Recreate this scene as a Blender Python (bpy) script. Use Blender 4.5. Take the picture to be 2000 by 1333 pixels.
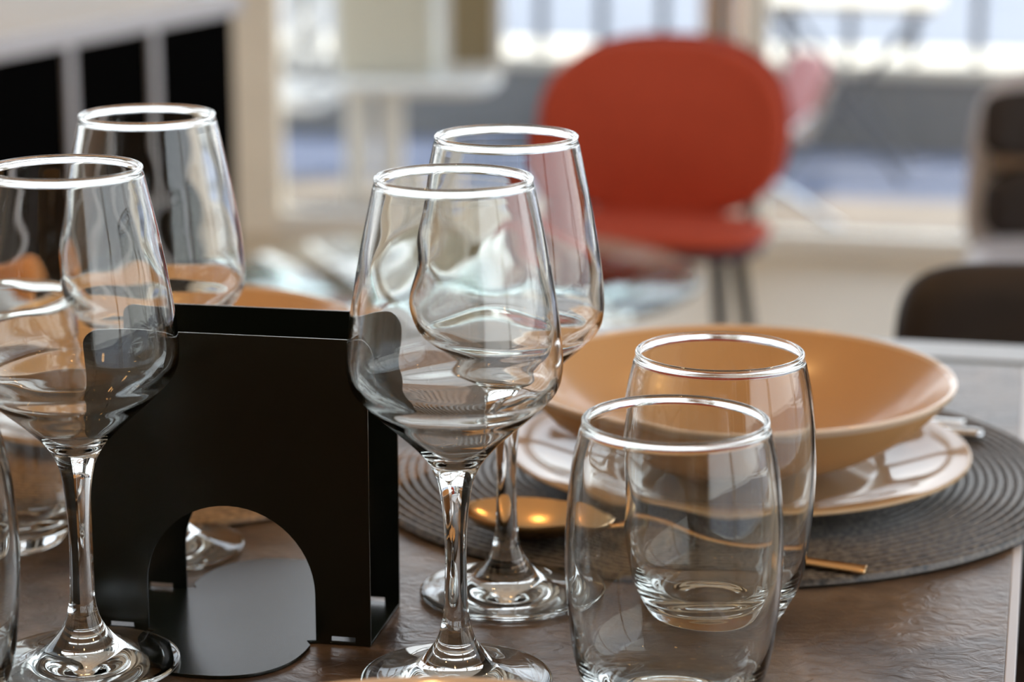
import bpy, bmesh, math, random
from mathutils import Vector, Matrix

random.seed(7)
sc = bpy.context.scene
for o in list(bpy.data.objects):
    bpy.data.objects.remove(o)
COL = sc.collection
PI = math.pi

# ------------------------------------------------------------------ camera
TZ = 0.75                      # table top height
H = 0.3706                     # camera above the table top
FPX = 4722.0
PITCH = math.radians(13.58)
YAW = math.radians(12.5)
cd = bpy.data.cameras.new('camera')
cam = bpy.data.objects.new('camera', cd)
COL.objects.link(cam)
cam.location = (0, 0, TZ + H)
cam.rotation_euler = (PI / 2 - PITCH, 0, YAW)
cd.sensor_width = 36.0
cd.lens = 36.0 * FPX / 2000.0
cd.clip_start = 0.02
cd.dof.use_dof = True
cd.dof.focus_distance = 1.0
cd.dof.aperture_fstop = 6.6
sc.camera = cam

# ------------------------------------------------------------------ world, sun, exposure
w = bpy.data.worlds.new('world')
sc.world = w
w.use_nodes = True
nt = w.node_tree
nt.nodes.clear()
out = nt.nodes.new('ShaderNodeOutputWorld')
bg = nt.nodes.new('ShaderNodeBackground')
tc = nt.nodes.new('ShaderNodeTexCoord')
sep = nt.nodes.new('ShaderNodeSeparateXYZ')
ramp = nt.nodes.new('ShaderNodeValToRGB')
ramp.color_ramp.elements[0].position = 0.0
ramp.color_ramp.elements[0].color = (0.98, 0.985, 1.0, 1)
ramp.color_ramp.elements[1].position = 1.0
ramp.color_ramp.elements[1].color = (0.55, 0.72, 1.0, 1)
nt.links.new(tc.outputs['Generated'], sep.inputs[0])
nt.links.new(sep.outputs['Z'], ramp.inputs[0])
nt.links.new(ramp.outputs[0], bg.inputs[0])
bg.inputs[1].default_value = 4.2
nt.links.new(bg.outputs[0], out.inputs[0])

sl = bpy.data.lights.new('sun', 'SUN')
sl.energy = 7.0
sl.angle = math.radians(1.0)
sl.color = (1.0, 0.90, 0.76)
so = bpy.data.objects.new('sun', sl)
COL.objects.link(so)
so.rotation_euler = Vector((-0.55, -0.62, -1.0)).to_track_quat('-Z', 'Y').to_euler()

vs = sc.view_settings
vs.view_transform = 'Standard'
vs.look = 'None'
vs.exposure = -0.45
vs.gamma = 1.0
vs.use_curve_mapping = False
cy = sc.cycles
cy.max_bounces = 28
cy.transmission_bounces = 28
cy.glossy_bounces = 10
cy.diffuse_bounces = 5
cy.transparent_max_bounces = 16

# ------------------------------------------------------------------ helpers
def P(x, y, z):
    """world point at height z seen at photo pixel (x, y)"""
    cx = (x - 1000) / FPX
    cyy = (666.5 - y) / FPX
    f = (cx, math.cos(PITCH) + cyy * math.sin(PITCH), -math.sin(PITCH) + cyy * math.cos(PITCH))
    c, s = math.cos(YAW), math.sin(YAW)
    d = Vector((c * f[0] - s * f[1], s * f[0] + c * f[1], f[2]))
    t = (z - TZ - H) / d.z
    return Vector((d.x * t, d.y * t, z))

def link(ob, parent=None):
    COL.objects.link(ob)
    if parent:
        ob.parent = parent
    return ob

def mesh_obj(name, verts, faces, mat, parent=None, smooth=True, normals=None):
    me = bpy.data.meshes.new(name)
    me.from_pydata([tuple(v) for v in verts], [], faces)
    me.update()
    if smooth:
        me.polygons.foreach_set('use_smooth', [True] * len(me.polygons))
    if normals is not None:
        me.normals_split_custom_set_from_vertices(normals)
    if mat:
        me.materials.append(mat)
    return link(bpy.data.objects.new(name, me), parent)

def bm_obj(name, bm, mat, parent=None, smooth=False, angle=None):
    bmesh.ops.recalc_face_normals(bm, faces=bm.faces)
    me = bpy.data.meshes.new(name)
    bm.to_mesh(me)
    bm.free()
    if smooth:
        me.polygons.foreach_set('use_smooth', [True] * len(me.polygons))
        if angle:
            me.set_sharp_from_angle(angle=math.radians(angle))
    me.materials.append(mat)
    return link(bpy.data.objects.new(name, me), parent)

def thing(name, label, cat, loc=(0, 0, 0), rz=0.0, group=None):
    e = bpy.data.objects.new(name, None)
    e.empty_display_size = 0.05
    COL.objects.link(e)
    e.location = loc
    e.rotation_euler = (0, 0, rz)
    e['label'] = label
    e['category'] = cat
    if group:
        e['group'] = group
    return e

def struct(o):
    o['kind'] = 'structure'
    return o

def copy_thing(root, label, loc, rz):
    r = root.copy()
    COL.objects.link(r)
    r.location = loc
    r.rotation_euler = (0, 0, rz)
    r['label'] = label
    for ch in list(root.children):
        c = ch.copy()
        COL.objects.link(c)
        c.parent = r
        for g in list(ch.children):
            d = g.copy()
            COL.objects.link(d)
            d.parent = c
    return r

def add_box(bm, lo, hi, bevel=0.0):
    r = bmesh.ops.create_cube(bm, size=1.0)
    c = [(a + b) / 2 for a, b in zip(lo, hi)]
    s = [b - a for a, b in zip(lo, hi)]
    for v in r['verts']:
        v.co = Vector((v.co.x * s[0] + c[0], v.co.y * s[1] + c[1], v.co.z * s[2] + c[2]))
    if bevel:
        es = list({e for v in r['verts'] for e in v.link_edges})
        bmesh.ops.bevel(bm, geom=es, offset=bevel, segments=2, affect='EDGES', profile=0.5)
    return bm

def box(name, lo, hi, mat, parent=None, bevel=0.0):
    return bm_obj(name, add_box(bmesh.new(), lo, hi, bevel), mat, parent)

def lathe_data(prof, seg, fn=None):
    """prof: list of (r, z); r==0 gives a pole. Profile runs so that normals face outward."""
    verts, faces, rings = [], [], []
    for k, (r, z) in enumerate(prof):
        if r <= 1e-9:
            rings.append([len(verts)])
            verts.append((0, 0, z))
        else:
            ids = []
            for i in range(seg):
                a = 2 * PI * i / seg
                rr, zz = (r, z) if fn is None else fn(k, r, z, a)
                ids.append(len(verts))
                verts.append((rr * math.cos(a), rr * math.sin(a), zz))
            rings.append(ids)
    bands = []
    for k in range(len(rings) - 1):
        A, B = rings[k], rings[k + 1]
        band = []
        if len(A) == 1 and len(B) == 1:
            pass
        elif len(A) == 1:
            for i in range(seg):
                band.append((A[0], B[(i + 1) % seg], B[i]))
        elif len(B) == 1:
            for i in range(seg):
                band.append((A[i], A[(i + 1) % seg], B[0]))
        else:
            for i in range(seg):
                j = (i + 1) % seg
                band.append((A[i], A[j], B[j], B[i]))
        bands.append(band)
    return verts, bands, rings

def lathe(name, prof, mat, parent=None, seg=64):
    v, b, _ = lathe_data(prof, seg)
    return mesh_obj(name, v, [f for q in b for f in q], mat, parent)

def spline(pts, n):
    """Catmull-Rom through 2-D or 3-D points, n samples per span"""
    pts = [Vector(p) for p in pts]
    res = []
    for i in range(len(pts) - 1):
        p0 = pts[max(i - 1, 0)]; p1 = pts[i]; p2 = pts[i + 1]; p3 = pts[min(i + 2, len(pts) - 1)]
        for k in range(n):
            t = k / n
            res.append(0.5 * ((2 * p1) + (p2 - p0) * t + (2 * p0 - 5 * p1 + 4 * p2 - p3) * t * t
                              + (3 * p1 - p0 - 3 * p2 + p3) * t ** 3))
    res.append(pts[-1])
    return res

def tube(name, pts, r, mat, parent=None, seg=10):
    pts = [Vector(p) for p in pts]
    n = len(pts)
    rs = r if isinstance(r, (list, tuple)) else [r] * n
    verts, faces = [], []
    ref = None
    for i, p in enumerate(pts):
        d = (pts[min(i + 1, n - 1)] - pts[max(i - 1, 0)]).normalized()
        if ref is None:
            ref = Vector((0, 0, 1)) if abs(d.z) < 0.9 else Vector((1, 0, 0))
        u = d.cross(ref).normalized()
        v = u.cross(d).normalized()
        ref = v
        for k in range(seg):
            a = 2 * PI * k / seg
            verts.append(p + (u * math.cos(a) + v * math.sin(a)) * rs[i])
    for i in range(n - 1):
        for k in range(seg):
            j = (k + 1) % seg
            faces.append((i * seg + k, i * seg + j, (i + 1) * seg + j, (i + 1) * seg + k))
    faces.append(tuple(range(seg)))
    faces.append(tuple((n - 1) * seg + k for k in reversed(range(seg))))
    bm = bmesh.new()
    vs_ = [bm.verts.new(v) for v in verts]
    for f in faces:
        bm.faces.new([vs_[i] for i in f])
    return bm_obj(name, bm, mat, parent, smooth=True, angle=50)

def pad(name, wx, hz, t, mat, parent=None, n=2.8, bend=0.0, dome=1.0, M=None, seg=72, flat=0.25, taper=0.0):
    """upright cushion in the xz plane (thickness along y), superellipse outline of power n,
    bent round a vertical axis by `bend` (depth gained at the sides), sides softly domed"""
    rows = [(0.0, 1.0)]
    for s in (0.25, 0.5, 0.7, 0.82):
        rows.append((s, 1.0 - dome * flat * s * s))
    base = 1.0 - dome * flat * 0.82 ** 2
    for k in range(1, 7):
        a = k / 6 * PI / 2
        rows.append((0.82 + 0.18 * math.sin(a), base * math.cos(a)))
    rows = rows + [(s, -d) for s, d in reversed(rows[:-1])]
    verts, faces, rings = [], [], []
    def place(x, y, z):
        y2 = y + bend * (x / (wx / 2)) ** 2
        v = Vector((x * (1 + taper * z / hz), y2, z))
        return M @ v if M else v
    for s, d in rows:
        if s == 0:
            rings.append([len(verts)])
            verts.append(place(0, -d * t / 2, 0))
            continue
        ids = []
        for i in range(seg):
            a = 2 * PI * i / seg
            c, sn = math.cos(a), math.sin(a)
            x = wx / 2 * s * math.copysign(abs(c) ** (2 / n), c)
            z = hz / 2 * s * math.copysign(abs(sn) ** (2 / n), sn)
            ids.append(len(verts))
            verts.append(place(x, -d * t / 2, z))
        rings.append(ids)
    for A, B in zip(rings, rings[1:]):
        for i in range(seg):
            j = (i + 1) % seg
            if len(A) == 1:
                faces.append((A[0], B[i], B[j]))
            elif len(B) == 1:
                faces.append((A[i], B[0], A[j]))
            else:
                faces.append((A[i], B[i], B[j], A[j]))
    bm = bmesh.new()
    vv = [bm.verts.new(v) for v in verts]
    for f in faces:
        bm.faces.new([vv[i] for i in f])
    return bm_obj(name, bm, mat, parent, smooth=True)

def sheet(name, loops, thick, mat, parent, xf, bevel=0.0):
    """flat plate cut from a sheet: first loop the outline, the others holes; xf maps (x, y, d) to local"""
    cu = bpy.data.curves.new(name, 'CURVE')
    cu.dimensions = '2D'
    cu.fill_mode = 'BOTH'
    cu.extrude = thick / 2
    cu.bevel_depth = bevel
    cu.bevel_resolution = 1
    for lp in loops:
        s = cu.splines.new('POLY')
        s.points.add(len(lp) - 1)
        for q, (x, y) in zip(s.points, lp):
            q.co = (x, y, 0, 1)
        s.use_cyclic_u = True
    tmp = bpy.data.objects.new('tmp', cu)
    COL.objects.link(tmp)
    dg = bpy.context.evaluated_depsgraph_get()
    me = bpy.data.meshes.new_from_object(tmp.evaluated_get(dg))
    bpy.data.objects.remove(tmp)
    bm = bmesh.new()
    bm.from_mesh(me)
    bpy.data.meshes.remove(me)
    bmesh.ops.remove_doubles(bm, verts=bm.verts, dist=1e-6)
    for v in bm.verts:
        v.co = Vector(xf(*v.co))
    return bm_obj(name, bm, mat, parent, smooth=False)

# ------------------------------------------------------------------ materials
def new_mat(name):
    m = bpy.data.materials.new(name)
    m.use_nodes = True
    return m, m.node_tree, m.node_tree.nodes['Principled BSDF']

def pbr(name, col, rough=0.5, metal=0.0, spec=0.5, coat=0.0, noise=None, bump=None, sheen=0.0, coat_rough=0.05):
    m, t, b = new_mat(name)
    b.inputs['Base Color'].default_value = (*col, 1)
    b.inputs['Roughness'].default_value = rough
    b.inputs['Metallic'].default_value = metal
    b.inputs['Specular IOR Level'].default_value = spec
    b.inputs['Coat Weight'].default_value = coat
    b.inputs['Coat Roughness'].default_value = coat_rough
    b.inputs['Sheen Weight'].default_value = sheen
    if noise or bump:
        tcn = t.nodes.new('ShaderNodeTexCoord')
    if noise:
        sc_, amt = noise
        n = t.nodes.new('ShaderNodeTexNoise')
        n.inputs['Scale'].default_value = sc_
        n.inputs['Detail'].default_value = 6
        t.links.new(tcn.outputs['Object'], n.inputs['Vector'])
        r = t.nodes.new('ShaderNodeValToRGB')
        r.color_ramp.elements[0].position = 0.3
        r.color_ramp.elements[1].position = 0.7
        r.color_ramp.elements[0].color = (*[c * (1 - amt) for c in col], 1)
        r.color_ramp.elements[1].color = (*[min(1, c * (1 + amt)) for c in col], 1)
        t.links.new(n.outputs['Fac'], r.inputs[0])
        t.links.new(r.outputs[0], b.inputs['Base Color'])
    if bump:
        sc_, st, di = bump
        n = t.nodes.new('ShaderNodeTexNoise')
        n.inputs['Scale'].default_value = sc_
        n.inputs['Detail'].default_value = 3
        t.links.new(tcn.outputs['Object'], n.inputs['Vector'])
        bp = t.nodes.new('ShaderNodeBump')
        bp.inputs['Strength'].default_value = st
        bp.inputs['Distance'].default_value = di
        t.links.new(n.outputs['Fac'], bp.inputs['Height'])
        t.links.new(bp.outputs[0], b.inputs['Normal'])
    return m

def glass_mat(name, col=(1, 1, 1), ior=1.5):
    m = bpy.data.materials.new(name)
    m.use_nodes = True
    t = m.node_tree
    t.nodes.clear()
    o = t.nodes.new('ShaderNodeOutputMaterial')
    g = t.nodes.new('ShaderNodeBsdfGlass')
    g.inputs['Color'].default_value = (*col, 1)
    g.inputs['Roughness'].default_value = 0.0
    g.inputs['IOR'].default_value = ior
    t.links.new(g.outputs[0], o.inputs['Surface'])
    return m

def pane_mat(name, col=(1, 1, 1)):
    m = bpy.data.materials.new(name)
    m.use_nodes = True
    t = m.node_tree
    t.nodes.clear()
    o = t.nodes.new('ShaderNodeOutputMaterial')
    mix = t.nodes.new('ShaderNodeMixShader')
    tr = t.nodes.new('ShaderNodeBsdfTransparent')
    tr.inputs[0].default_value = (*col, 1)
    gl = t.nodes.new('ShaderNodeBsdfGlossy')
    gl.inputs['Roughness'].default_value = 0.0
    fr = t.nodes.new('ShaderNodeFresnel')
    fr.inputs[0].default_value = 1.45
    t.links.new(fr.outputs[0], mix.inputs[0])
    t.links.new(tr.outputs[0], mix.inputs[1])
    t.links.new(gl.outputs[0], mix.inputs[2])
    t.links.new(mix.outputs[0], o.inputs['Surface'])
    return m

def emit_mat(name, col, s):
    m, t, b = new_mat(name)
    b.inputs['Base Color'].default_value = (*col, 1)
    b.inputs['Emission Color'].default_value = (*col, 1)
    b.inputs['Emission Strength'].default_value = s
    return m

def table_mat():
    m, t, b = new_mat('mottled_slate_laminate')
    tcn = t.nodes.new('ShaderNodeTexCoord')
    mp = t.nodes.new('ShaderNodeMapping')
    mp.inputs['Scale'].default_value = (1, 1, 1)
    t.links.new(tcn.outputs['Object'], mp.inputs[0])
    n = t.nodes.new('ShaderNodeTexNoise')
    n.inputs['Scale'].default_value = 17
    n.inputs['Detail'].default_value = 8
    n.inputs['Roughness'].default_value = 0.62
    n.inputs['Distortion'].default_value = 0.8
    t.links.new(mp.outputs[0], n.inputs['Vector'])
    r = t.nodes.new('ShaderNodeValToRGB')
    e = r.color_ramp.elements
    e[0].position = 0.34; e[0].color = (0.055, 0.036, 0.026, 1)
    e[1].position = 0.70; e[1].color = (0.225, 0.160, 0.105, 1)
    k = e.new(0.52); k.color = (0.130, 0.090, 0.060, 1)
    t.links.new(n.outputs['Fac'], r.inputs[0])
    t.links.new(r.outputs[0], b.inputs['Base Color'])
    n2 = t.nodes.new('ShaderNodeTexNoise')
    n2.inputs['Scale'].default_value = 110
    n2.inputs['Detail'].default_value = 5
    n2.inputs['Distortion'].default_value = 1.2
    mp2 = t.nodes.new('ShaderNodeMapping')
    mp2.inputs['Scale'].default_value = (0.85, 1.1, 1)
    t.links.new(tcn.outputs['Object'], mp2.inputs[0])
    t.links.new(mp2.outputs[0], n2.inputs['Vector'])
    bp = t.nodes.new('ShaderNodeBump')
    bp.inputs['Strength'].default_value = 0.6
    bp.inputs['Distance'].default_value = 0.0012
    t.links.new(n2.outputs['Fac'], bp.inputs['Height'])
    t.links.new(bp.outputs[0], b.inputs['Normal'])
    b.inputs['Roughness'].default_value = 0.30
    return m

def mat_weave(name, c0, c1):
    """braided cord: dark/light flecks running along the rings"""
    m, t, b = new_mat(name)
    tcn = t.nodes.new('ShaderNodeTexCoord')
    sp = t.nodes.new('ShaderNodeSeparateXYZ')
    t.links.new(tcn.outputs['Object'], sp.inputs[0])
    at = t.nodes.new('ShaderNodeMath'); at.operation = 'ARCTAN2'
    t.links.new(sp.outputs['Y'], at.inputs[0]); t.links.new(sp.outputs['X'], at.inputs[1])
    ln = t.nodes.new('ShaderNodeVectorMath'); ln.operation = 'LENGTH'
    t.links.new(tcn.outputs['Object'], ln.inputs[0])
    mu = t.nodes.new('ShaderNodeMath'); mu.operation = 'MULTIPLY'
    t.links.new(at.outputs[0], mu.inputs[0]); mu.inputs[1].default_value = 26
    mr = t.nodes.new('ShaderNodeMath'); mr.operation = 'MULTIPLY'
    t.links.new(ln.outputs['Value'], mr.inputs[0]); mr.inputs[1].default_value = 420
    cb = t.nodes.new('ShaderNodeCombineXYZ')
    t.links.new(mu.outputs[0], cb.inputs[0]); t.links.new(mr.outputs[0], cb.inputs[1])
    n = t.nodes.new('ShaderNodeTexNoise')
    n.inputs['Scale'].default_value = 1.6
    n.inputs['Detail'].default_value = 3
    t.links.new(cb.outputs[0], n.inputs['Vector'])
    r = t.nodes.new('ShaderNodeValToRGB')
    r.color_ramp.elements[0].position = 0.35
    r.color_ramp.elements[1].position = 0.68
    r.color_ramp.elements[0].color = (*c0, 1)
    r.color_ramp.elements[1].color = (*c1, 1)
    t.links.new(n.outputs['Fac'], r.inputs[0])
    t.links.new(r.outputs[0], b.inputs['Base Color'])
    bp = t.nodes.new('ShaderNodeBump')
    bp.inputs['Strength'].default_value = 0.35
    bp.inputs['Distance'].default_value = 0.0008
    t.links.new(n.outputs['Fac'], bp.inputs['Height'])
    t.links.new(bp.outputs[0], b.inputs['Normal'])
    b.inputs['Roughness'].default_value = 0.34
    return m

M_GLASS = glass_mat('clear_glass', (0.985, 0.99, 0.985), 1.5)
M_TGLASS = glass_mat('table_glass', (0.95, 0.98, 0.975), 1.5)
M_PANE = pane_mat('window_glass', (0.97, 0.985, 0.98))
M_TABLE = table_mat()
M_BORDER = pbr('grey_edge_board', (0.20, 0.20, 0.20), 0.28, noise=(30, 0.15))
M_GROOVE = pbr('seam_metal', (0.06, 0.085, 0.075), 0.35)
M_DARKMETAL = pbr('dark_metal', (0.025, 0.025, 0.025), 0.4, metal=0.6)
M_BLACK = pbr('black_powder_coat', (0.005, 0.0085, 0.0065), 0.24, spec=0.7, bump=(2600, 0.10, 0.0001))
M_BOWL = pbr('tan_glaze', (0.58, 0.345, 0.15), 0.24, coat=0.2, noise=(9, 0.04), coat_rough=0.08)
M_RIM = pbr('rim_glaze_highlight', (0.72, 0.56, 0.40), 0.15, coat=0.5)  # paler than the bowl glaze: the rim's highlight is put into the colour
M_PLATE = pbr('beige_glaze', (0.55, 0.39, 0.22), 0.06)
M_MAT = mat_weave('grey_braid', (0.022, 0.019, 0.016), (0.17, 0.145, 0.115))
M_MATL = mat_weave('brown_braid', (0.15, 0.09, 0.042), (0.50, 0.31, 0.15))
M_COPPER = pbr('copper_gold', (0.80, 0.53, 0.27), 0.22, metal=1.0)
M_STEEL = pbr('steel', (0.80, 0.80, 0.80), 0.18, metal=1.0)
M_RED = pbr('red_fabric', (0.51, 0.072, 0.031), 0.8, sheen=0.0, noise=(60, 0.06), bump=(400, 0.2, 0.001))
M_REDSHELL = pbr('red_shell', (0.38, 0.040, 0.022), 0.45)
M_PLUM = pbr('plum_shell', (0.10, 0.06, 0.09), 0.45)
M_PINK = pbr('glare_paled_red_plastic', (0.55, 0.20, 0.20), 0.5)  # window reflection over the chair is mixed into this paler red
M_DKBROWN = pbr('dark_brown_leather', (0.020, 0.014, 0.011), 0.55, noise=(40, 0.2), bump=(300, 0.15, 0.001))
M_ORANGE = pbr('orange_velvet', (0.62, 0.235, 0.030), 0.8, sheen=0.4, noise=(30, 0.25), bump=(250, 0.4, 0.002))
M_PALE = pbr('pale_grey_plastic', (0.60, 0.62, 0.68), 0.45)
M_TANLEATHER = pbr('brown_leather', (0.17, 0.115, 0.07), 0.5, noise=(20, 0.15))
M_WHITE = pbr('white_paint', (0.80, 0.79, 0.75), 0.4)
M_FRAME = pbr('cream_frame_paint', (0.86, 0.79, 0.67), 0.45, noise=(6, 0.05))
M_RAIL = pbr('white_rail_paint', (0.82, 0.80, 0.74), 0.4)
M_WALL = pbr('plaster', (0.70, 0.66, 0.60), 0.9, noise=(3, 0.04), bump=(120, 0.1, 0.002))
M_WALNUT = pbr('walnut_panelling', (0.11, 0.07, 0.045), 0.6, noise=(5, 0.2))
M_CEIL = pbr('ceiling_plaster', (0.72, 0.70, 0.66), 0.9)
M_FLOOR = pbr('beige_floor', (0.66, 0.53, 0.36), 0.45, noise=(2.2, 0.08))
M_DECK = pbr('sandy_paving', (0.29, 0.245, 0.20), 0.8, noise=(5, 0.08))
M_SHADED_PAVING = pbr('shaded_blue_paving', (0.165, 0.19, 0.27), 0.75, noise=(3, 0.1))  # bluish paving, with the shade on this terrace strip put into its colour
M_STREET = pbr('pale_street', (0.20, 0.21, 0.235), 0.8, noise=(2, 0.06))
M_PLINTH = pbr('grey_render', (0.24, 0.24, 0.235), 0.9, noise=(4, 0.08))
M_LEDGE = pbr('cream_stone', (0.80, 0.74, 0.62), 0.8, noise=(8, 0.05))
M_BALUSTER = pbr('blue_grey_metal', (0.12, 0.13, 0.15), 0.5)
M_WOODPOST = pbr('warm_wood', (0.36, 0.21, 0.12), 0.6, noise=(8, 0.15))
M_TANBOARD = pbr('kraft_board', (0.30, 0.235, 0.135), 0.8, noise=(5, 0.08))
M_CREAMPLASTIC = pbr('cream_plastic', (0.70, 0.69, 0.60), 0.35)
M_BLACKPANEL = pbr('black_panel', (0.0025, 0.0025, 0.0025), 0.9, spec=0.0)
M_ALU = pbr('brushed_aluminium', (0.55, 0.55, 0.58), 0.4, metal=0.3)
M_COUNTER = pbr('beige_counter', (0.42, 0.33, 0.23), 0.5, noise=(6, 0.12))
M_CHROME = pbr('light_chrome', (0.75, 0.75, 0.76), 0.2, metal=1.0)
M_BULB = emit_mat('warm_bulb', (1.0, 0.55, 0.20), 260)

# ------------------------------------------------------------------ room shell
X0, X1, Y0, Y1, ZC = -3.6, 2.1, -3.2, 5.5, 3.10
struct(box('floor', (X0, Y0, -0.10), (X1, Y1 + 0.05, 0.0), M_FLOOR))
struct(box('ceiling', (X0, Y0, ZC), (X1, Y1 + 0.15, ZC + 0.15), M_CEIL))
struct(box('wall_left', (X0 - 0.15, Y0, 0), (X0, 1.8, ZC), M_WALL))
struct(box('wall_left_head', (X0 - 0.15, 1.8, 2.8), (X0, Y1 + 0.1, ZC), M_WALL))
struct(box('wall_behind', (X0 - 0.15, Y0 - 0.15, 0), (X1 + 0.15, Y0, ZC), M_WALNUT))
# right wall: low wall; the window band above is added, unseen, for interior daylight
struct(box('wall_right', (X1, Y0, 0), (X1 + 0.15, Y1 + 0.1, 0.30), M_WALL))
struct(box('wall_right_head', (X1, Y0, 2.8), (X1 + 0.15, Y1 + 0.1, ZC), M_WALL))

def glazing(name, a, b, z0, z1, fw, depth, axis, at, mat_v, mat_h, pane=True):
    """one framed window between a and b along an axis ('x' or 'y') at coordinate `at`"""
    e = bpy.data.objects.new(name, None)
    COL.objects.link(e)
    struct(e)
    def bb(n, a0, a1, c0, c1, d0, d1, m):
        if axis == 'x':
            return box(n, (a0, at + d0, c0), (a1, at + d1, c1), m, e, 0.004 if m is not M_PANE else 0)
        return box(n, (at + d0, a0, c0), (at + d1, a1, c1), m, e, 0.004 if m is not M_PANE else 0)
    h = depth / 2
    bb('frame_post', a, a + fw, z0, z1, -h, h, mat_v)
    bb('bottom_rail', a + fw, b, z0, z0 + 0.055, -h, h, mat_h)
    bb('top_rail', a + fw, b, z1 - 0.06, z1, -h, h, mat_h)
    bb('pane', a + fw - 0.005, b + 0.005, z0 + 0.05, z1 - 0.055, -0.003, 0.003, M_PANE)
    return e

# posts of the window wall stand where the photograph shows them (left post wide and cream)
posts = [(-3.60, 0.07), (-2.75, 0.07), (-1.906, 0.116), (-0.678, 0.055), (0.52, 0.06), (2.04, 0.06)]
for k in range(len(posts) - 1):
    glazing('window_%d' % (k + 1), posts[k][0], posts[k + 1][0], 0.0, 2.98, posts[k][1], 0.07, 'x', Y1,
            M_FRAME if k == 2 else M_RAIL, M_RAIL)
struct(box('trim_1', (2.04, Y1 - 0.035, 0), (2.1, Y1 + 0.035, 2.98), M_RAIL))
struct(box('wall_window_head', (X0, Y1 - 0.05, 2.98), (X1, Y1 + 0.10, ZC), M_WALL))
for k in range(5):  # right side windows, added out of view to bring in more daylight
    a = Y0 + k * (Y1 - 0.05 - Y0) / 5
    b = Y0 + (k + 1) * (Y1 - 0.05 - Y0) / 5
    glazing('window_%d' % (k + 6), a, b, 0.30, 2.80, 0.07, 0.07, 'y', X1 + 0.075, M_RAIL, M_RAIL)
for k in range(3):  # left side windows, likewise added unseen to lift the interior light
    a = 1.8 + k * (Y1 - 0.05 - 1.8) / 3
    glazing('window_%d' % (k + 11), a, a + (Y1 - 0.05 - 1.8) / 3, 0.0, 2.80, 0.07, 0.07, 'y', X0 - 0.075, M_RAIL, M_RAIL)

# outside
struct(box('ground_paving_sand', (-6, Y1 + 0.05, -0.12), (6, 6.30, -0.005), M_DECK))
struct(box('ground_paving_shaded', (-6, 6.30, -0.12), (6, 7.10, -0.008), M_SHADED_PAVING))
struct(box('wall_terrace', (-6, 7.10, -0.12), (6, 7.52, 0.215), M_PLINTH))
struct(box('trim_terrace_coping', (-6, 7.09, 0.215), (6, 7.54, 0.250), M_LEDGE, None, 0.004))
struct(box('ground_street', (-25, 7.52, -0.15), (25, 45, -0.02), M_STREET))
struct(box('ground_right', (2.26, -12, -0.15), (25, Y1 + 0.05, -0.02), M_STREET))
struct(box('ground_left', (-25, -12, -0.15), (-3.76, Y1 + 0.05, -0.02), M_STREET))

# railing on the coping
rail = thing('terrace_railing', 'dark blue-grey upright bar railing along the sunlit terrace coping', 'railing', (0, 7.16, 0.250))
for k in range(36):
    x = -4.1 + k * 0.185
    box('railing_bar', (x, -0.014, 0.0), (x + 0.028, 0.014, 0.78), M_BALUSTER, rail, 0.003)
box('handrail', (-4.15, -0.03, 0.78), (2.5, 0.03, 0.83), M_BALUSTER, rail, 0.006)

pg = thing('added_pergola', 'brown wooden post behind the red chair, rafters added overhead to stripe the reflections', 'added_pergola', (0, 7.42, 0.250))  # overhead timbers are added, unseen, to stripe the window reflections; one post is real
for x in (-4.1, -0.985, 2.2):
    po = box('post', (x - 0.055, -0.055, 0.0), (x + 0.055, 0.055, 2.3), M_WOODPOST, pg, 0.006)
    box('foot_plate', (x - 0.085, -0.085, 0.0), (x + 0.085, 0.085, 0.012), M_DARKMETAL, po, 0.002)
box('added_beam', (-4.4, -0.05, 2.3), (2.5, 0.05, 2.46), M_WOODPOST, pg, 0.006)
for k in range(9):
    x = -4.1 + k * 0.79
    box('added_rafter', (x - 0.06, -1.77, 2.46), (x + 0.06, 0.25, 2.60), M_WOODPOST, pg, 0.006)

# ------------------------------------------------------------------ dining table
T_L, T_R, T_N, T_F = -1.55, 0.0, 0.45, 1.558
tb = thing('dining_table', 'brown-grey mottled dining table carrying the glasses and tan bowls', 'table', ((T_L + T_R) / 2, (T_N + T_F) / 2, 0))
ox, oy = (T_L + T_R) / 2, (T_N + T_F) / 2
box('tabletop', (T_L - ox, T_N - oy, TZ - 0.030), (T_R - ox - 0.004, 1.500 - oy, TZ), M_TABLE, tb, 0.0012)
box('far_edge_board', (T_L - ox, 1.512 - oy, TZ - 0.030), (T_R - ox, T_F - oy, TZ), M_BORDER, tb, 0.0015)
box('seam_strip', (T_L - ox, 1.499 - oy, TZ - 0.030), (T_R - ox - 0.001, 1.513 - oy, TZ - 0.0012), M_GROOVE, tb)
box('edge_band', (T_R - ox - 0.0045, T_N - oy, TZ - 0.030), (T_R - ox, 1.500 - oy, TZ + 0.0002), M_ALU, tb, 0.0006)
for sx in (T_L + 0.06, T_R - 0.24):
    for sy in (T_N + 0.06, T_F - 0.12):
        box('leg', (sx - ox, sy - oy, 0), (sx + 0.06 - ox, sy + 0.06 - oy, TZ - 0.09), M_DARKMETAL, tb, 0.003)
for sy in (T_N + 0.075, T_F - 0.105):
    box('apron', (T_L + 0.06 - ox, sy - oy, TZ - 0.09), (T_R - 0.06 - ox, sy + 0.03 - oy, TZ - 0.0305), M_DARKMETAL, tb, 0.002)

# ------------------------------------------------------------------ glasses
def smooth_normals(verts, faces):
    bm = bmesh.new()
    vv = [bm.verts.new(v) for v in verts]
    for f in faces:
        bm.faces.new([vv[i] for i in f])
    bm.normal_update()
    ns = [v.normal.copy() for v in vv]
    bm.free()
    return ns

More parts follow.
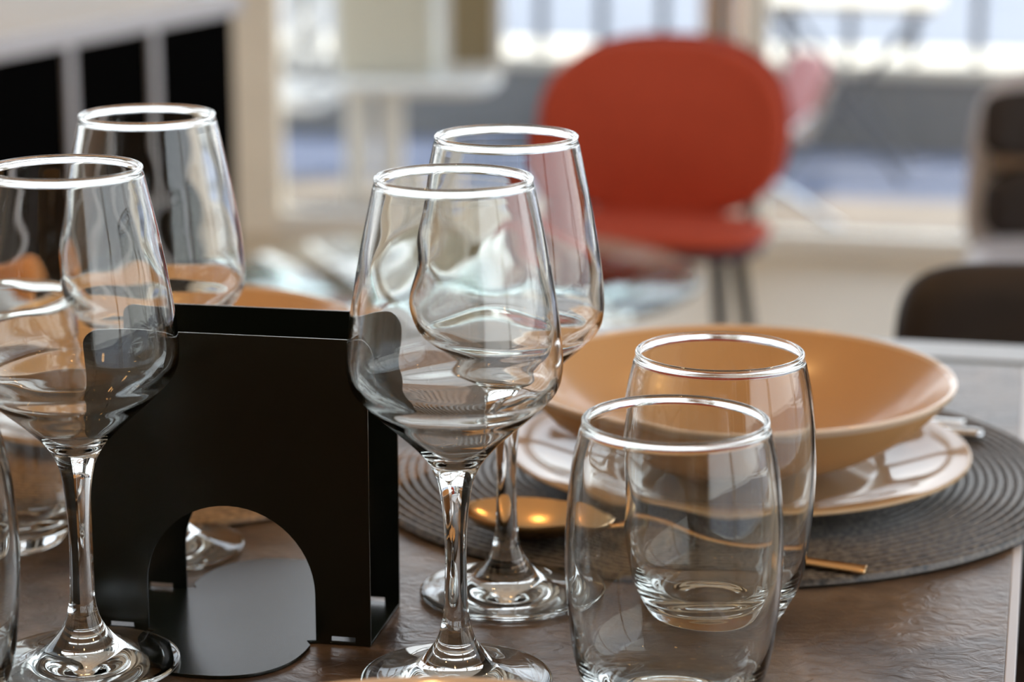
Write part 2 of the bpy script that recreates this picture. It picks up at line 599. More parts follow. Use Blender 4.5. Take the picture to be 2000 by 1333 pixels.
def wave(seed, amp):
    rnd = random.Random(seed)
    terms = [(rnd.choice([2, 3, 4, 5, 6, 7]), rnd.uniform(60, 260), rnd.uniform(0, 6.28), rnd.uniform(0.4, 1.0)) for _ in range(9)]
    tot = sum(t[3] for t in terms)
    def f(a, z):
        return amp * sum(t[3] * math.sin(t[0] * a + t[1] * z + t[2]) for t in terms) / tot * 2
    return f

def split_lathe(root, prof, parts, seg, inner_range, wv):
    """one watertight glass body, cut into parts that share their boundary rings"""
    i0, i1 = inner_range
    def fn(k, r, z, a):
        if i0 <= k <= i1 and r > 0.004:
            fade = min(1.0, (k - i0) / 12, (i1 - k) / 12)
            return r + wv(a, z) * fade, z
        return r, z
    v, bands, rings = lathe_data(prof, seg, fn)
    allf = [f for b in bands for f in b]
    ns = smooth_normals(v, allf)
    for name, ranges in parts:
        fs = [f for (a, b) in ranges for band in bands[a:b] for f in band]
        used = sorted({i for f in fs for i in f})
        mp = {u: n for n, u in enumerate(used)}
        mesh_obj(name, [v[u] for u in used], [tuple(mp[i] for i in f) for f in fs], M_GLASS, root,
                 True, [ns[u] for u in used])

mm = 0.001
def wine_glass(label, loc, rz):
    root = thing('wine_glass', label, 'wine glass', loc, rz, 'stemmed wine glasses on the table')
    # under side of the foot, from the centre outwards
    under = [(0, 2.2), (10, 1.6), (22, 0.9), (32, 0.3), (36.5, 0.0), (38.3, 0.25), (39.3, 1.0), (39.5, 1.9), (38.9, 2.7)]
    foot = [(37.2, 3.2), (32, 4.0), (25, 5.4), (19.5, 7.2), (16.0, 9.0), (13.0, 11.8)]
    stem = [(10.4, 15.0), (8.2, 18.5), (6.5, 23.5), (5.3, 30), (4.7, 40), (4.4, 56), (4.9, 68), (5.8, 78), (7.2, 86), (9.4, 91.5)]
    bowl = [(12.2, 96), (16.6, 101), (22.2, 106.3), (28.6, 112), (34.9, 117.8), (39.6, 122.8), (41.9, 126.6), (43.0, 131), (43.25, 137),
            (42.5, 148), (41.0, 159), (39.2, 170), (37.2, 181), (35.1, 191.5), (31.9, 206.6)]
    op = spline([(r * mm, z * mm) for r, z in under + foot + stem + bowl], 4)
    n_under = len(under) * 4
    n_foot = n_under + len(foot) * 4
    n_stem = n_foot + len(stem) * 4
    prof = [(max(0, p.x), p.y) for p in op]
    n_out = len(prof)
    # rolled bead at the rim
    rc, zc, rb = 30.4 * mm, 209.9 * mm, 1.1 * mm
    for k in range(15):
        a = -0.85 + k / 14 * (PI + 1.7)
        prof.append((rc + rb * math.cos(a), zc + rb * math.sin(a)))
    i0 = len(prof)
    inner = [(30.45, 206.4), (33.7, 191.2), (35.8, 180.8), (37.8, 169.8), (39.6, 158.8), (41.1, 147.8), (41.8, 137), (41.5, 131.5), (40.3, 127.6),
             (38.0, 124.0), (34.0, 118.9), (27.9, 113.6), (21.4, 107.7), (15.6, 102.4), (10.2, 97.6), (5.2, 94.8), (0, 93.8)]
    prof += [(max(0, p.x), p.y) for p in spline([(r * mm, z * mm) for r, z in inner], 5)]
    i1 = len(prof) - 1
    split_lathe(root, prof, [('foot', [(0, n_foot - 4)]), ('stem', [(n_foot - 4, n_stem - 2)]), ('bowl', [(n_stem - 2, len(prof) - 1)])],
                112, (i0, i1), wave(11, 0.105 * mm))
    return root

def tumbler(label, loc, rz):
    root = thing('tumbler', label, 'tumbler', loc, rz, 'stemless tumblers on the table')
    base = [(0, 2.6), (10, 2.2), (17, 1.0), (21.5, 0.15), (24.5, 0.1), (27.2, 1.6), (29.4, 4.4), (31.6, 8.4)]
    body = [(34.2, 13.2), (36.9, 19), (39.2, 28), (40.9, 41), (41.9, 52), (42.5, 63), (42.6, 74), (42.0, 86), (41.0, 97), (39.6, 107), (37.1, 118.2)]
    prof = [(max(0, p.x), p.y) for p in spline([(r * mm, z * mm) for r, z in base + body], 5)]
    nb = len(base) * 5
    rc, zc, rb = 35.2 * mm, 121.9 * mm, 1.15 * mm
    for k in range(15):
        a = -0.85 + k / 14 * (PI + 1.7)
        prof.append((rc + rb * math.cos(a), zc + rb * math.sin(a)))
    i0 = len(prof)
    inner = [(35.5, 118), (37.9, 107), (39.3, 97), (40.3, 86), (40.9, 74), (40.8, 63), (40.2, 52), (39.0, 41), (36.9, 29), (33.6, 20.5), (28.5, 14.6), (22, 11.4), (14, 9.8), (6, 9.3), (0, 9.2)]
    ip = [(max(0, p.x), p.y) for p in spline([(r * mm, z * mm) for r, z in inner], 5)]
    prof += ip
    i1 = len(prof) - 1
    split_at = i0 + 9 * 5
    split_lathe(root, prof, [('base', [(0, nb), (split_at, len(prof) - 1)]), ('body', [(nb, split_at)])], 112, (i0, i1), wave(23, 0.10 * mm))
    return root

def T(px, py, z, lift=0.0003):
    v = P(px, py, TZ + z)
    return (v.x, v.y, TZ + lift)

wg = wine_glass('front wine glass standing just right of the black napkin holder', T(886, 350, 0.21), 0.4)
copy_thing(wg, 'wine glass in front of the red chair, behind the front wine glass', T(989, 268, 0.21), 1.9)
copy_thing(wg, 'back left wine glass standing before the black counter front', T(287, 226, 0.21), 3.3)
copy_thing(wg, 'wine glass at the left, in front of the napkin holder\'s left edge', T(124, 337, 0.21, 0.0016), 4.9)
tg = tumbler('front right tumbler nearest the camera, below the tan bowl', T(1320, 823, 0.122), 0.2)
copy_thing(tg, 'tumbler between the front right tumbler and the right tan bowl', T(1406, 690, 0.122), 1.5)
copy_thing(tg, 'tumbler cut off by the left picture edge, nearest on that side', T(-195, 830, 0.122), 2.6)
copy_thing(tg, 'tumbler behind the left wine glass, before the left tan bowl', T(-10, 580, 0.122), 4.1)

# ------------------------------------------------------------------ crockery
MATH = 0.0050
def placemat(label, x, y, mat, r=0.185):
    t = thing('placemat', label, 'placemat', (x, y, TZ + 0.0002), 0, 'round coiled placemats')
    prof = [(0, 0.0), (r - 0.002, 0.0), (r, 0.0015)]
    n = 37
    step = r / n
    for k in range(n):
        ro = r - k * step
        for q, h in ((0.0, 0.0), (0.10, 0.25), (0.22, 0.72), (0.36, 0.96), (0.5, 1.0), (0.64, 0.96), (0.78, 0.72), (0.90, 0.25)):
            rr = ro - q * step
            prof.append((max(rr, 0), 0.0016 + (MATH - 0.0016) * h))
    prof.append((0, 0.0022))
    lathe('coiled_cord', prof, mat, t, 120)
    return t

def ring_part(name, prof, mat, parent, seg=96):
    return lathe(name, prof, mat, parent, seg)

def plate(label, x, y, z):
    t = thing('plate', label, 'plate', (x, y, z), 0, 'beige plates under the bowls')
    o = [(0, 0.0016), (0.058, 0.0016), (0.060, 0.0), (0.064, 0.0), (0.066, 0.0022), (0.085, 0.0065), (0.105, 0.0135), (0.1185, 0.0178), (0.1205, 0.0192)]
    i = [(0.1200, 0.0208), (0.1180, 0.0210), (0.108, 0.0190), (0.096, 0.0142), (0.084, 0.0098), (0.075, 0.0076), (0.066, 0.0068), (0.03, 0.0064), (0, 0.0064)]
    pr = [(max(0, p.x), p.y * 0.76) for p in spline([Vector(q) for q in o + i], 4)]
    lathe('dish', pr, M_PLATE, t, 128)
    return t

def bowl(label, x, y, z):
    t = thing('soup_bowl', label, 'bowl', (x, y, z), 0, 'tan soup bowls')
    o = [(0, 0.002), (0.036, 0.002), (0.038, 0.0), (0.042, 0.0), (0.0435, 0.003), (0.060, 0.0085), (0.076, 0.0165), (0.090, 0.0270), (0.101, 0.0385), (0.1085, 0.0480)]
    rim = [(0.1085, 0.0480), (0.1100, 0.0503), (0.1104, 0.0518), (0.1096, 0.0530), (0.1080, 0.0528), (0.1066, 0.0514)]
    i = [(0.1066, 0.0514), (0.098, 0.0420), (0.086, 0.0310), (0.070, 0.0200), (0.054, 0.0125), (0.036, 0.0085), (0.018, 0.0072), (0, 0.0070)]
    S = lambda L: [(max(0, p.x), p.y) for p in spline([Vector(q) for q in L], 4)]
    full = [(r_ * 1.03, z_ * 0.91) for r_, z_ in S(o)[:-1] + S(rim)[:-1] + S(i)]
    no, nr = len(S(o)) - 1, len(S(rim)) - 1
    v, bands, rings = lathe_data(full, 128)
    ns = smooth_normals(v, [f for b in bands for f in b])
    for name, a, b, m in (('outer_wall', 0, no, M_BOWL), ('rim', no, no + nr, M_RIM), ('basin', no + nr, len(full) - 1, M_BOWL)):
        fs = [f for band in bands[a:b] for f in band]
        used = sorted({i_ for f in fs for i_ in f})
        mp = {u: n for n, u in enumerate(used)}
        mesh_obj(name, [v[u] for u in used], [tuple(mp[i_] for i_ in f) for f in fs], m, t, True, [ns[u] for u in used])
    return t

ZM = TZ + 0.0002 + MATH
placemat('dark grey round coiled placemat under the right bowl and plate', -0.165, 1.225, M_MAT)
placemat('brown round coiled placemat under the left bowl, behind the napkin holder', -0.485, 1.238, M_MATL)
plate('beige plate with bright reflections under the right tan bowl', -0.148, 1.213, ZM)
plate('beige plate under the left tan bowl behind the napkin holder', -0.483, 1.256, ZM)
plate('beige plate under the nearest bowl at the bottom picture edge', -0.178, 0.670, TZ + 0.0002)
ZB = 0.0051
bowl('wide tan soup bowl at the right behind the tumblers', -0.150, 1.216, ZM + ZB)
bowl('tan soup bowl at the left, its rim showing above the napkin holder', -0.483, 1.256, ZM + ZB)
bowl('tan soup bowl nearest the camera, only its rim showing at the bottom edge', -0.178, 0.670, TZ + 0.0002 + ZB)

# ------------------------------------------------------------------ napkin holder
def arc(cx, cy, r, a0, a1, n):
    return [(cx + r * math.cos(a0 + (a1 - a0) * k / n), cy + r * math.sin(a0 + (a1 - a0) * k / n)) for k in range(n + 1)]

HW, HH, HD, TH = 0.1236, 0.1345, 0.052, 0.0012
AW = 0.0378                                           # half width of the arch
nh = thing('napkin_holder', 'black metal napkin holder with arched cut-outs at the left of the table', 'napkin holder',
           (-0.332, 0.938, TZ + 0.0004), math.radians(1.5))
def plate_loops(z0):
    R = 0.007
    out = [(-HW / 2, z0)]
    out += [(-AW, z0)]
    out += arc(0, 0.0215, AW, PI, 0, 28)
    out += [(AW, z0), (HW / 2, z0)]
    out += arc(HW / 2 - R, HH - R, R, 0, PI / 2, 8)
    out += arc(-HW / 2 + R, HH - R, R, PI / 2, PI, 8)
    out = out[::-1]
    slots = []
    for s in (-1, 1):
        c = s * (AW + HW / 2) / 2
        slots.append([(c - 0.0055, z0 + 0.0008), (c + 0.0055, z0 + 0.0008), (c + 0.0055, z0 + 0.0036), (c - 0.0055, z0 + 0.0036)])
    return [out] + slots
sheet('front_plate', plate_loops(0.0), TH, M_BLACK, nh, lambda x, y, d: (x, d, y), 0.0001)
sheet('back_plate', plate_loops(0.0), TH, M_BLACK, nh, lambda x, y, d: (x, HD + d, y), 0.0001)
# base: flat strip with a round tongue front and back, left over from the arches
TL = 0.0495
def tongue(sgn, y):
    r = 0.010
    pts = [(-AW - 0.002, y), (-AW + 0.004, y + sgn * 0.002)]
    k = 30
    for i in range(k + 1):
        a = PI - PI * i / k
        c, s_ = math.cos(a), math.sin(a)
        pts.append(((AW - 0.001) * math.copysign(abs(c) ** 0.85, c), y + sgn * (0.007 + (TL - 0.007) * abs(s_) ** 0.80)))
    pts += [(AW - 0.004, y + sgn * 0.002), (AW + 0.002, y)]
    return pts
bl = [(-HW / 2, 0)] + tongue(-1, 0) + [(HW / 2, 0), (HW / 2, HD)] + tongue(1, HD)[::-1] + [(-HW / 2, HD)]
sheet('base_plate', [bl], TH, M_BLACK, nh, lambda x, y, d: (x, y, TH / 2 + d), 0.0001)

# ------------------------------------------------------------------ cutlery
def ribbon(name, pts, widths, heights, mat, parent, seg=12):
    """solid bar through pts (in local xyz) with elliptical section widths x heights"""
    pts = [Vector(p) for p in pts]
    n = len(pts)
    verts, faces = [], []
    for i, p in enumerate(pts):
        d = (pts[min(i + 1, n - 1)] - pts[max(i - 1, 0)]).normalized()
        u = Vector((0, 0, 1)).cross(d).normalized()
        v = d.cross(u).normalized()
        for k in range(seg):
            a = 2 * PI * k / seg
            verts.append(p + u * math.cos(a) * widths[i] / 2 + v * math.sin(a) * heights[i] / 2)
    for i in range(n - 1):
        for k in range(seg):
            j = (k + 1) % seg
            faces.append((i * seg + k, i * seg + j, (i + 1) * seg + j, (i + 1) * seg + k))
    faces.append(tuple(reversed(range(seg))))
    faces.append(tuple((n - 1) * seg + k for k in range(seg)))
    return mesh_obj(name, verts, faces, mat, parent)

def spoon(label, p0, p1, zbase):
    p0 = Vector((p0[0], p0[1], 0)); p1 = Vector((p1[0], p1[1], 0))
    L = (p1 - p0).length
    ang = math.atan2(p1.y - p0.y, p1.x - p0.x)
    t = thing('spoon', label, 'spoon', (p0.x, p0.y, zbase), ang)
    bl, bw, dep, th = 0.072, 0.046, 0.012, 0.0016
    verts, faces = [], []
    nu, nv = 28, 16
    def surf(u, v, off):
        # u 0..1 along, v -1..1 across
        s = math.sin(PI * min(max(u, 0.0), 1.0) ** 0.92)
        wd = bw / 2 * max(s, 0.0) ** 0.55
        wd = max(wd, 0.0035 if u > 0.5 else 0.0006)
        prof = (1 - v * v) * (max(s, 0) ** 0.8)
        tip = 0.0075 + 0.004 * max(0.0, u - 0.6)
        return Vector((u * bl, v * wd, tip + dep * 0.35 - dep * prof * 0.95 + off))
    for lay in (0, 1):
        for i in range(nu + 1):
            for j in range(nv + 1):
                verts.append(surf(i / nu, -1 + 2 * j / nv, th if lay == 0 else 0.0))
    W = nv + 1
    N = (nu + 1) * W
    for i in range(nu):
        for j in range(nv):
            a = i * W + j
            faces.append((a, a + W, a + W + 1, a + 1))
            faces.append((N + a, N + a + 1, N + a + W + 1, N + a + W))
    for i in range(nu):
        a = i * W
        faces.append((a, N + a, N + a + W, a + W))
        b = a + nv
        faces.append((b, b + W, N + b + W, N + b))
    for j in range(nv):
        faces.append((j, j + 1, N + j + 1, N + j))
        b = nu * W + j
        faces.append((b, N + b, N + b + 1, b + 1))
    zs = min(v.z for v in verts)
    for v in verts:
        v.z -= zs
    bm = bmesh.new()
    vv = [bm.verts.new(v) for v in verts]
    for f in faces:
        bm.faces.new([vv[i] for i in f])
    bm_obj('spoon_bowl', bm, M_COPPER, t, smooth=True, angle=60)
    hp = spline([(bl * 0.94, 0, 0.0115), (bl * 1.15, 0, 0.0122), (L * 0.55, 0, 0.0095), (L * 0.8, 0, 0.0036), (L * 0.97, 0, 0.0019), (L, 0, 0.0018)], 6)
    n = len(hp)
    wd = [0.0085 - 0.004 * math.sin(min(1, i / n * 2.2) * PI / 2) + (0.0105 * (i / n) ** 2.2) * 0.8 for i in range(n)]
    wd[-1] = 0.006
    ribbon('handle', hp, wd, [0.0034] * n, M_COPPER, t)
    return t

s0, s1 = P(904, 1013, ZM + 0.006), P(1692, 1120, ZM)
spoon('copper-gold spoon lying on the dark placemat behind the front tumblers', s0, s1, ZM - 0.0002)

# knife and fork behind the right plate: their ends show past its right side
def knife(label, p_end, ang, z):
    t = thing('table_knife', label, 'knife', (p_end.x, p_end.y, z), ang)
    hp = [(x, 0, 0.0028) for x in (0, -0.004, -0.02, -0.05, -0.08, -0.092)]
    ribbon('handle', hp, [0.007, 0.0105, 0.0105, 0.0095, 0.0085, 0.008], [0.0045, 0.0052, 0.0055, 0.0052, 0.005, 0.004], M_STEEL, t)
    bm = bmesh.new()
    o = [(-0.091, -0.004), (-0.091, 0.004), (-0.185, 0.006), (-0.20, 0.002), (-0.205, -0.006), (-0.19, -0.008), (-0.10, -0.008)]
    lo = [bm.verts.new((x, y, 0.0018)) for x, y in o]
    hi = [bm.verts.new((x, y, 0.0034)) for x, y in o]
    bm.faces.new(lo); bm.faces.new(hi)
    for i in range(len(o)):
        j = (i + 1) % len(o)
        bm.faces.new((lo[i], lo[j], hi[j], hi[i]))
    bm_obj('blade', bm, M_STEEL, t)
    return t
def fork(label, p_end, ang, z):
    t = thing('table_fork', label, 'fork', (p_end.x, p_end.y, z), ang)
    hp = spline([(0, 0, 0.0022), (-0.01, 0, 0.0022), (-0.06, 0, 0.004), (-0.11, 0, 0.008), (-0.135, 0, 0.009), (-0.150, 0, 0.006)], 4)
    n = len(hp)
    ribbon('handle', hp, [0.006 + 0.006 * abs(math.cos(min(i / n * 1.9, 1) * PI / 2)) for i in range(n)], [0.003] * n, M_STEEL, t)
    hd = spline([(-0.146, 0, 0.0075), (-0.156, 0, 0.005), (-0.166, 0, 0.0032)], 4)
    ribbon('neck', hd, [0.007 + 0.017 * (i / 8) ** 0.7 for i in range(len(hd))], [0.0022] * len(hd), M_STEEL, t)
    for k in range(4):
        y = (k - 1.5) * 0.0066
        ribbon('tine', [(-0.164, y, 0.0034), (-0.18, y, 0.0024), (-0.20, y, 0.0034), (-0.212, y, 0.006)], [0.0034, 0.0032, 0.0028, 0.0012], [0.0022, 0.002, 0.0018, 0.001], M_STEEL, t)
    return t
kp = P(1920, 844, ZM + 0.004)
fp = P(1884, 825, ZM + 0.003)
knife('silver knife whose bright end shows beyond the right plate', kp, math.radians(-2), ZM)
fork('silver fork behind the right plate, its end just past the knife', fp, math.radians(-2), ZM)

# ------------------------------------------------------------------ chairs
def side_chair(name, label, x, y, rz, fab, top=0.765, width=0.46, cat='chair'):
    """upholstered dining chair; local -y is the front, origin under the backrest"""
    t = thing(name, label, cat, (x, y, 0), rz)
    Mb = Matrix.Translation((0, 0.0, top - 0.155)) @ Matrix.Rotation(math.radians(-6), 4, 'X')
    pad('backrest', width, 0.31, 0.045, fab, t, n=9, bend=-0.03, M=Mb, flat=0.15)
    Ms = Matrix.Translation((0, -0.22, 0.455)) @ Matrix.Rotation(math.radians(90), 4, 'X')
    pad('seat', width, 0.43, 0.06, fab, t, n=4.5, M=Ms, flat=0.2)
    for s in (-1, 1):
        tube('back_post', [(s * 0.15, -0.03, 0.43), (s * 0.15, 0.03, 0.55), (s * 0.15, 0.035, top - 0.14)], 0.009, M_DARKMETAL, t)
        tube('leg', [(s * 0.17, -0.38, 0.44), (s * 0.20, -0.41, 0.0)], [0.014, 0.009], M_DARKMETAL, t)
        tube('leg', [(s * 0.17, -0.06, 0.44), (s * 0.20, 0.02, 0.0)], [0.014, 0.009], M_DARKMETAL, t)
    return t
side_chair('dining_chair', 'dark brown padded chair tucked behind the table\'s far right edge', 0.135, 1.76, 0.0, M_DKBROWN, 0.763, 0.47)
side_chair('dining_chair', 'orange velvet chair at the far left of the table, seen through the wine glass', -0.985, 1.775, 0.0, M_ORANGE, 0.735, 0.42)

# red lounge chair
rc = thing('lounge_chair', 'red upholstered chair with rounded back beside the glass coffee table', 'chair', (-0.545, 3.50, 0), math.radians(-4))
Mr = Matrix.Translation((0, 0.0, 0.589)) @ Matrix.Rotation(math.radians(-8), 4, 'X')
bk = pad('backrest', 0.372, 0.262, 0.085, M_RED, rc, n=2.5, bend=-0.035, M=Mr, flat=0.75, taper=-0.04)
Mr2 = Matrix.Translation((0, 0.045, 0.591)) @ Matrix.Rotation(math.radians(-8), 4, 'X')
pad('back_shell', 0.372, 0.268, 0.02, M_REDSHELL, bk, n=2.5, bend=-0.035, M=Mr2, taper=-0.04)
Ms = Matrix.Translation((0.0, -0.125, 0.462)) @ Matrix.Rotation(math.radians(90), 4, 'X')
st = pad('seat', 0.36, 0.225, 0.024, M_RED, rc, n=3.2, M=Ms, flat=0.2)
Ms2 = Matrix.Translation((0.0, -0.125, 0.443)) @ Matrix.Rotation(math.radians(90), 4, 'X')
pad('seat_shell', 0.35, 0.215, 0.020, M_PLUM, st, n=3.2, M=Ms2)
for s in (-1, 1):
    tube('back_support', spline([(s * 0.12, -0.02, 0.43), (s * 0.125, 0.03, 0.47), (s * 0.125, 0.042, 0.56)], 4), 0.008, M_DARKMETAL, rc)
    tube('leg', [(s * 0.12, -0.185, 0.440), (s * 0.17, -0.28, 0.0)], [0.011, 0.008], M_DARKMETAL, rc)
    tube('leg', [(s * 0.12, -0.06, 0.440), (s * 0.17, 0.05, 0.0)], [0.011, 0.008], M_DARKMETAL, rc)

# glass coffee table
gx, gy, gz, gr = -0.690, 2.845, 0.500, 0.292
gt = thing('coffee_table', 'round glass coffee table in front of the red chair', 'table', (gx, gy, 0))
lathe('glass_top', [(0, gz - 0.010), (gr - 0.004, gz - 0.010), (gr - 0.001, gz - 0.0085), (gr, gz - 0.005), (gr - 0.001, gz - 0.0015), (gr - 0.004, gz), (0, gz)], M_TGLASS, gt, 96)
hoop = [(0.20 * math.cos(a * PI / 24), 0.20 * math.sin(a * PI / 24), gz - 0.0185) for a in range(49)]
tube('support_ring', hoop, 0.008, M_DARKMETAL, gt)
for k in range(4):
    a = PI / 4 + k * PI / 2 + 0.2
    tube('leg', [(0.20 * math.cos(a), 0.20 * math.sin(a), gz - 0.02), (0.25 * math.cos(a), 0.25 * math.sin(a), 0.0)], [0.010, 0.008], M_DARKMETAL, gt)

# pale grey armchair on the right
ga = thing('armchair', 'pale grey armchair with dark brown back cushions at the right edge', 'chair', (0.125, 3.50, 0), math.radians(4))
Mg = Matrix.Translation((0, 0.02, 0.545)) @ Matrix.Rotation(math.radians(-8), 4, 'X')
sh = pad('shell_back', 0.46, 0.305, 0.03, M_PALE, ga, n=4.2, bend=-0.03, M=Mg, taper=-0.08)
Mg2 = Matrix.Translation((0, -0.012, 0.615)) @ Matrix.Rotation(math.radians(-8), 4, 'X')
pad('head_cushion', 0.43, 0.105, 0.035, M_DKBROWN, ga, n=5, bend=-0.03, M=Mg2)
Mg3 = Matrix.Translation((0, -0.032, 0.505)) @ Matrix.Rotation(math.radians(-4), 4, 'X')
pad('lumbar_cushion', 0.42, 0.125, 0.075, M_DKBROWN, ga, n=3.4, bend=-0.03, M=Mg3, flat=0.5)
tube('piping_roll', spline([(-0.20, -0.045, 0.562), (-0.1, -0.03, 0.566), (0, -0.025, 0.567), (0.1, -0.03, 0.566), (0.20, -0.045, 0.562)], 4), 0.012, M_TANLEATHER, ga)
Mg4 = Matrix.Translation((0, -0.235, 0.440)) @ Matrix.Rotation(math.radians(90), 4, 'X')
pad('seat', 0.47, 0.46, 0.06, M_PALE, ga, n=4, M=Mg4)
for s in (-1, 1):
    tube('leg', [(s * 0.17, -0.40, 0.40), (s * 0.20, -0.43, 0.0)], [0.014, 0.010], M_ALU, ga)
    tube('leg', [(s * 0.17, -0.06, 0.40), (s * 0.20, 0.03, 0.0)], [0.014, 0.010], M_ALU, ga)

# ------------------------------------------------------------------ black-fronted counter on the left
ZT = TZ + 0.0
a0, a1 = P(0, 72, ZT), P(458, -11, ZT)
u = (a1 - a0); u.z = 0; u.normalize()
ang = math.atan2(u.y, u.x)
Lc = 2.0
cb = thing('bar_counter', 'low counter with black front panels, grey strips and beige top at the left', 'counter', (a1.x, a1.y, 0), ang)
# local x runs along the front (0 = far end, negative = towards the viewer), local +y is the back
box('countertop', (-Lc, -0.004, ZT - 0.012), (0.0, 0.62, ZT), M_COUNTER, cb, 0.003)
box('edge_strip', (-Lc, -0.012, ZT - 0.030), (0.006, 0.0, ZT - 0.001), M_ALU, cb, 0.002)
box('carcass', (-Lc, 0.022, 0.06), (-0.004, 0.60, ZT - 0.0125), M_BLACKPANEL, cb)
box('kick_board', (-Lc, 0.06, 0.0), (-0.01, 0.56, 0.06), M_DARKMETAL, cb)
sx_ = []
for px, py in ((152, 90), (320, 58)):
    q = P(px, py, ZT - 0.03)
    sx_.append((q - a1).dot(u))
dx = sx_[1] - sx_[0]
cuts = [sx_[1] + dx * k for k in (-7, -6, -5, -4, -3, -2, -1, 0)]
cuts = [c for c in cuts if c > -Lc + 0.05]
edges = [-Lc] + cuts + [0.0]
for e0, e1 in zip(edges, edges[1:]):
    box('front_panel', (e0 + 0.011, 0.002, 0.062), (e1 - 0.011 if e1 < 0 else -0.006, 0.0215, ZT - 0.031), M_BLACKPANEL, cb, 0.001)
for c in cuts:
    box('divider_strip', (c - 0.0095, -0.004, 0.062), (c + 0.0095, 0.0215, ZT - 0.0305), M_ALU, cb, 0.001)

# ------------------------------------------------------------------ outside furniture behind the glass
# white side table with a rounded top; a cream box and a framed board stand on it
st_ = thing('side_table', 'white low side table with rounded top outside, right of the cream post', 'table', (-1.585, 6.02, -0.005), math.radians(6))
Mh = Matrix.Translation((0, 0, 0.310)) @ Matrix.Rotation(math.radians(90), 4, 'X')
pad('tabletop', 0.42, 0.30, 0.036, M_WHITE, st_, n=4.0, M=Mh, flat=0.05)
for px in (-0.155, -0.065):
    for sy in (-0.09, 0.09):
        tube('leg', [(px, sy, 0.295), (px - 0.006, sy * 1.1, 0.0)], [0.018, 0.016], M_WHITE, st_)
bx_ = thing('storage_box', 'cream lidded box standing on the white side table outside', 'box', (-1.665, 6.05, 0.3245), math.radians(6))
box('body', (-0.125, -0.08, 0.0), (0.125, 0.08, 0.25), M_CREAMPLASTIC, bx_, 0.012)
box('lid', (-0.130, -0.085, 0.25), (0.130, 0.085, 0.275), M_CREAMPLASTIC, bx_, 0.008)
fb = thing('menu_board', 'white framed tan board standing on the side table beside the cream box', 'board', (-1.445, 6.05, 0.3245), math.radians(14))
for s in (-1, 1):
    box('frame_stile', (s * 0.068 - 0.012, -0.012, 0.0), (s * 0.068 + 0.012, 0.012, 0.45), M_WHITE, fb, 0.003)
box('bottom_rail', (-0.056, -0.012, 0.0), (0.056, 0.012, 0.028), M_WHITE, fb, 0.003)
box('top_rail', (-0.056, -0.012, 0.42), (0.056, 0.012, 0.45), M_WHITE, fb, 0.003)
box('board', (-0.056, -0.005, 0.028), (0.056, 0.005, 0.42), M_TANBOARD, fb)

# white garden chair with curved arms, close to the cream post
wc = thing('garden_chair', 'white garden chair with curved arms beside the cream post', 'chair', (-2.10, 6.36, -0.005), math.radians(-25))
for sx in (-1, 1):
    tube('arm', spline([(sx * 0.17, 0.15, 0.66), (sx * 0.19, 0.02, 0.50), (sx * 0.19, -0.10, 0.40), (sx * 0.18, -0.2, 0.30), (sx * 0.18, -0.22, 0.0)], 5), 0.017, M_WHITE, wc)
    tube('leg', spline([(sx * 0.17, 0.15, 0.70), (sx * 0.17, 0.17, 0.3), (sx * 0.18, 0.22, 0.0)], 5), 0.017, M_WHITE, wc)
    tube('seat_rail', spline([(sx * 0.17, 0.17, 0.26), (sx * 0.18, 0.0, 0.20), (sx * 0.18, -0.20, 0.23)], 5), 0.014, M_WHITE, wc)
for k in range(5):
    y = 0.13 - k * 0.075
    box('seat_slat', (-0.18, y - 0.026, 0.225), (0.18, y + 0.026, 0.240), M_WHITE, wc, 0.004)
for k in range(4):
    x = -0.12 + k * 0.08
    box('back_slat', (x - 0.022, 0.145, 0.27), (x + 0.022, 0.165, 0.70), M_WHITE, wc, 0.004)
box('top_bar', (-0.19, 0.14, 0.69), (0.19, 0.17, 0.725), M_WHITE, wc, 0.006)

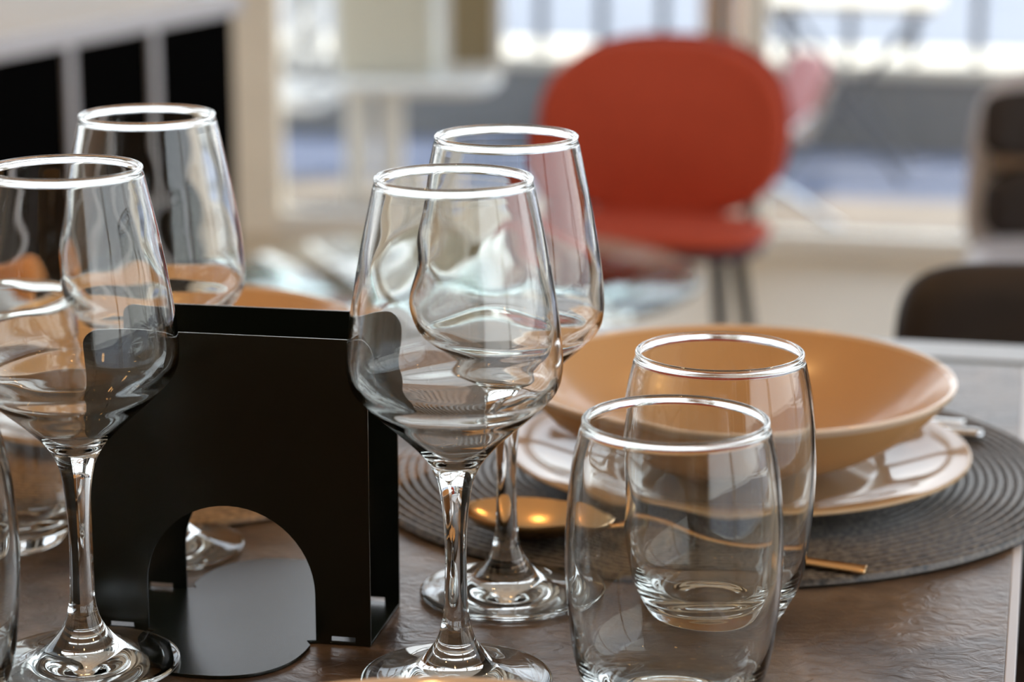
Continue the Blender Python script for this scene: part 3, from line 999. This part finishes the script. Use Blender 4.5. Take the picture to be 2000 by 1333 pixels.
# red terrace chair, its colour paled to imitate glare on the window
pc = thing('terrace_chair', 'red chair outside, window glare put in its colour, on pale metal legs, right of the red chair', 'chair', (-0.665, 5.98, -0.005), math.radians(-70))
Mp = Matrix.Translation((0, 0.10, 0.325)) @ Matrix.Rotation(math.radians(-14), 4, 'X')
pad('backrest', 0.34, 0.17, 0.018, M_PINK, pc, n=3.5, bend=-0.03, M=Mp)
Mp = Matrix.Translation((0, -0.08, 0.225)) @ Matrix.Rotation(math.radians(90), 4, 'X')
pad('seat', 0.34, 0.33, 0.018, M_PINK, pc, n=4, M=Mp)
for s in (-1, 1):
    tube('leg', [(s * 0.165, 0.09, 0.30), (s * 0.165, -0.24, 0.0)], 0.011, M_CHROME, pc)
    tube('leg', [(s * 0.15, -0.20, 0.215), (s * 0.15, 0.14, 0.0)], 0.011, M_CHROME, pc)
    tube('back_post', [(s * 0.15, 0.05, 0.22), (s * 0.15, 0.12, 0.38)], 0.010, M_CHROME, pc)

# low terrace table with crossed legs
ot = thing('terrace_table', 'pale topped terrace table with dark crossed legs beyond the window', 'table', (-0.535, 6.72, -0.008), 0)
box('tabletop', (-0.245, -0.20, 0.470), (0.245, 0.20, 0.490), M_LEDGE, ot, 0.004)
for sy in (-0.15, 0.15):
    tube('leg', [(-0.21, sy, 0.47), (0.17, sy, 0.0)], 0.008, M_BALUSTER, ot)
    tube('leg', [(0.21, sy + 0.024, 0.47), (-0.17, sy + 0.024, 0.0)], 0.008, M_BALUSTER, ot)

# ------------------------------------------------------------------ pendant lamps over the tables (out of frame, seen as sparks in the glass)
def pendant(label, x, y, z):
    t = thing('pendant_lamp', label, 'lamp', (x, y, z), 0, 'warm pendant lamps above the tables')
    tube('cord', [(0, 0, 0.10), (0, 0, ZC - z - 0.02)], 0.003, M_DARKMETAL, t)
    lathe('ceiling_rose', [(0, ZC - z - 0.025), (0.045, ZC - z - 0.022), (0.05, ZC - z - 0.001), (0, ZC - z - 0.0005)], M_DARKMETAL, t, 24)
    lathe('socket', [(0, 0.045), (0.018, 0.045), (0.020, 0.05), (0.020, 0.095), (0.010, 0.105), (0, 0.106)], M_DARKMETAL, t, 24)
    lathe('bulb', [(0, -0.032), (0.016, -0.028), (0.027, -0.014), (0.030, 0.0), (0.027, 0.014), (0.018, 0.032), (0.013, 0.046), (0, 0.047)], M_BULB, t, 24)
    return t
for x, y, z, where in [(-0.85, 0.15, 2.05, 'above the near left of the dining table'), (-0.15, 0.30, 2.10, 'straight above the camera'),
                       (0.75, 0.55, 2.05, 'right of the dining table'), (-1.6, 0.9, 2.1, 'beyond the left end of the dining table'),
                       (0.35, 2.1, 2.25, 'over the dark brown chair'), (-0.7, 1.5, 2.3, 'over the far edge of the dining table')]:
    pendant('bare warm bulb on a cord hanging ' + where, x, y, z)
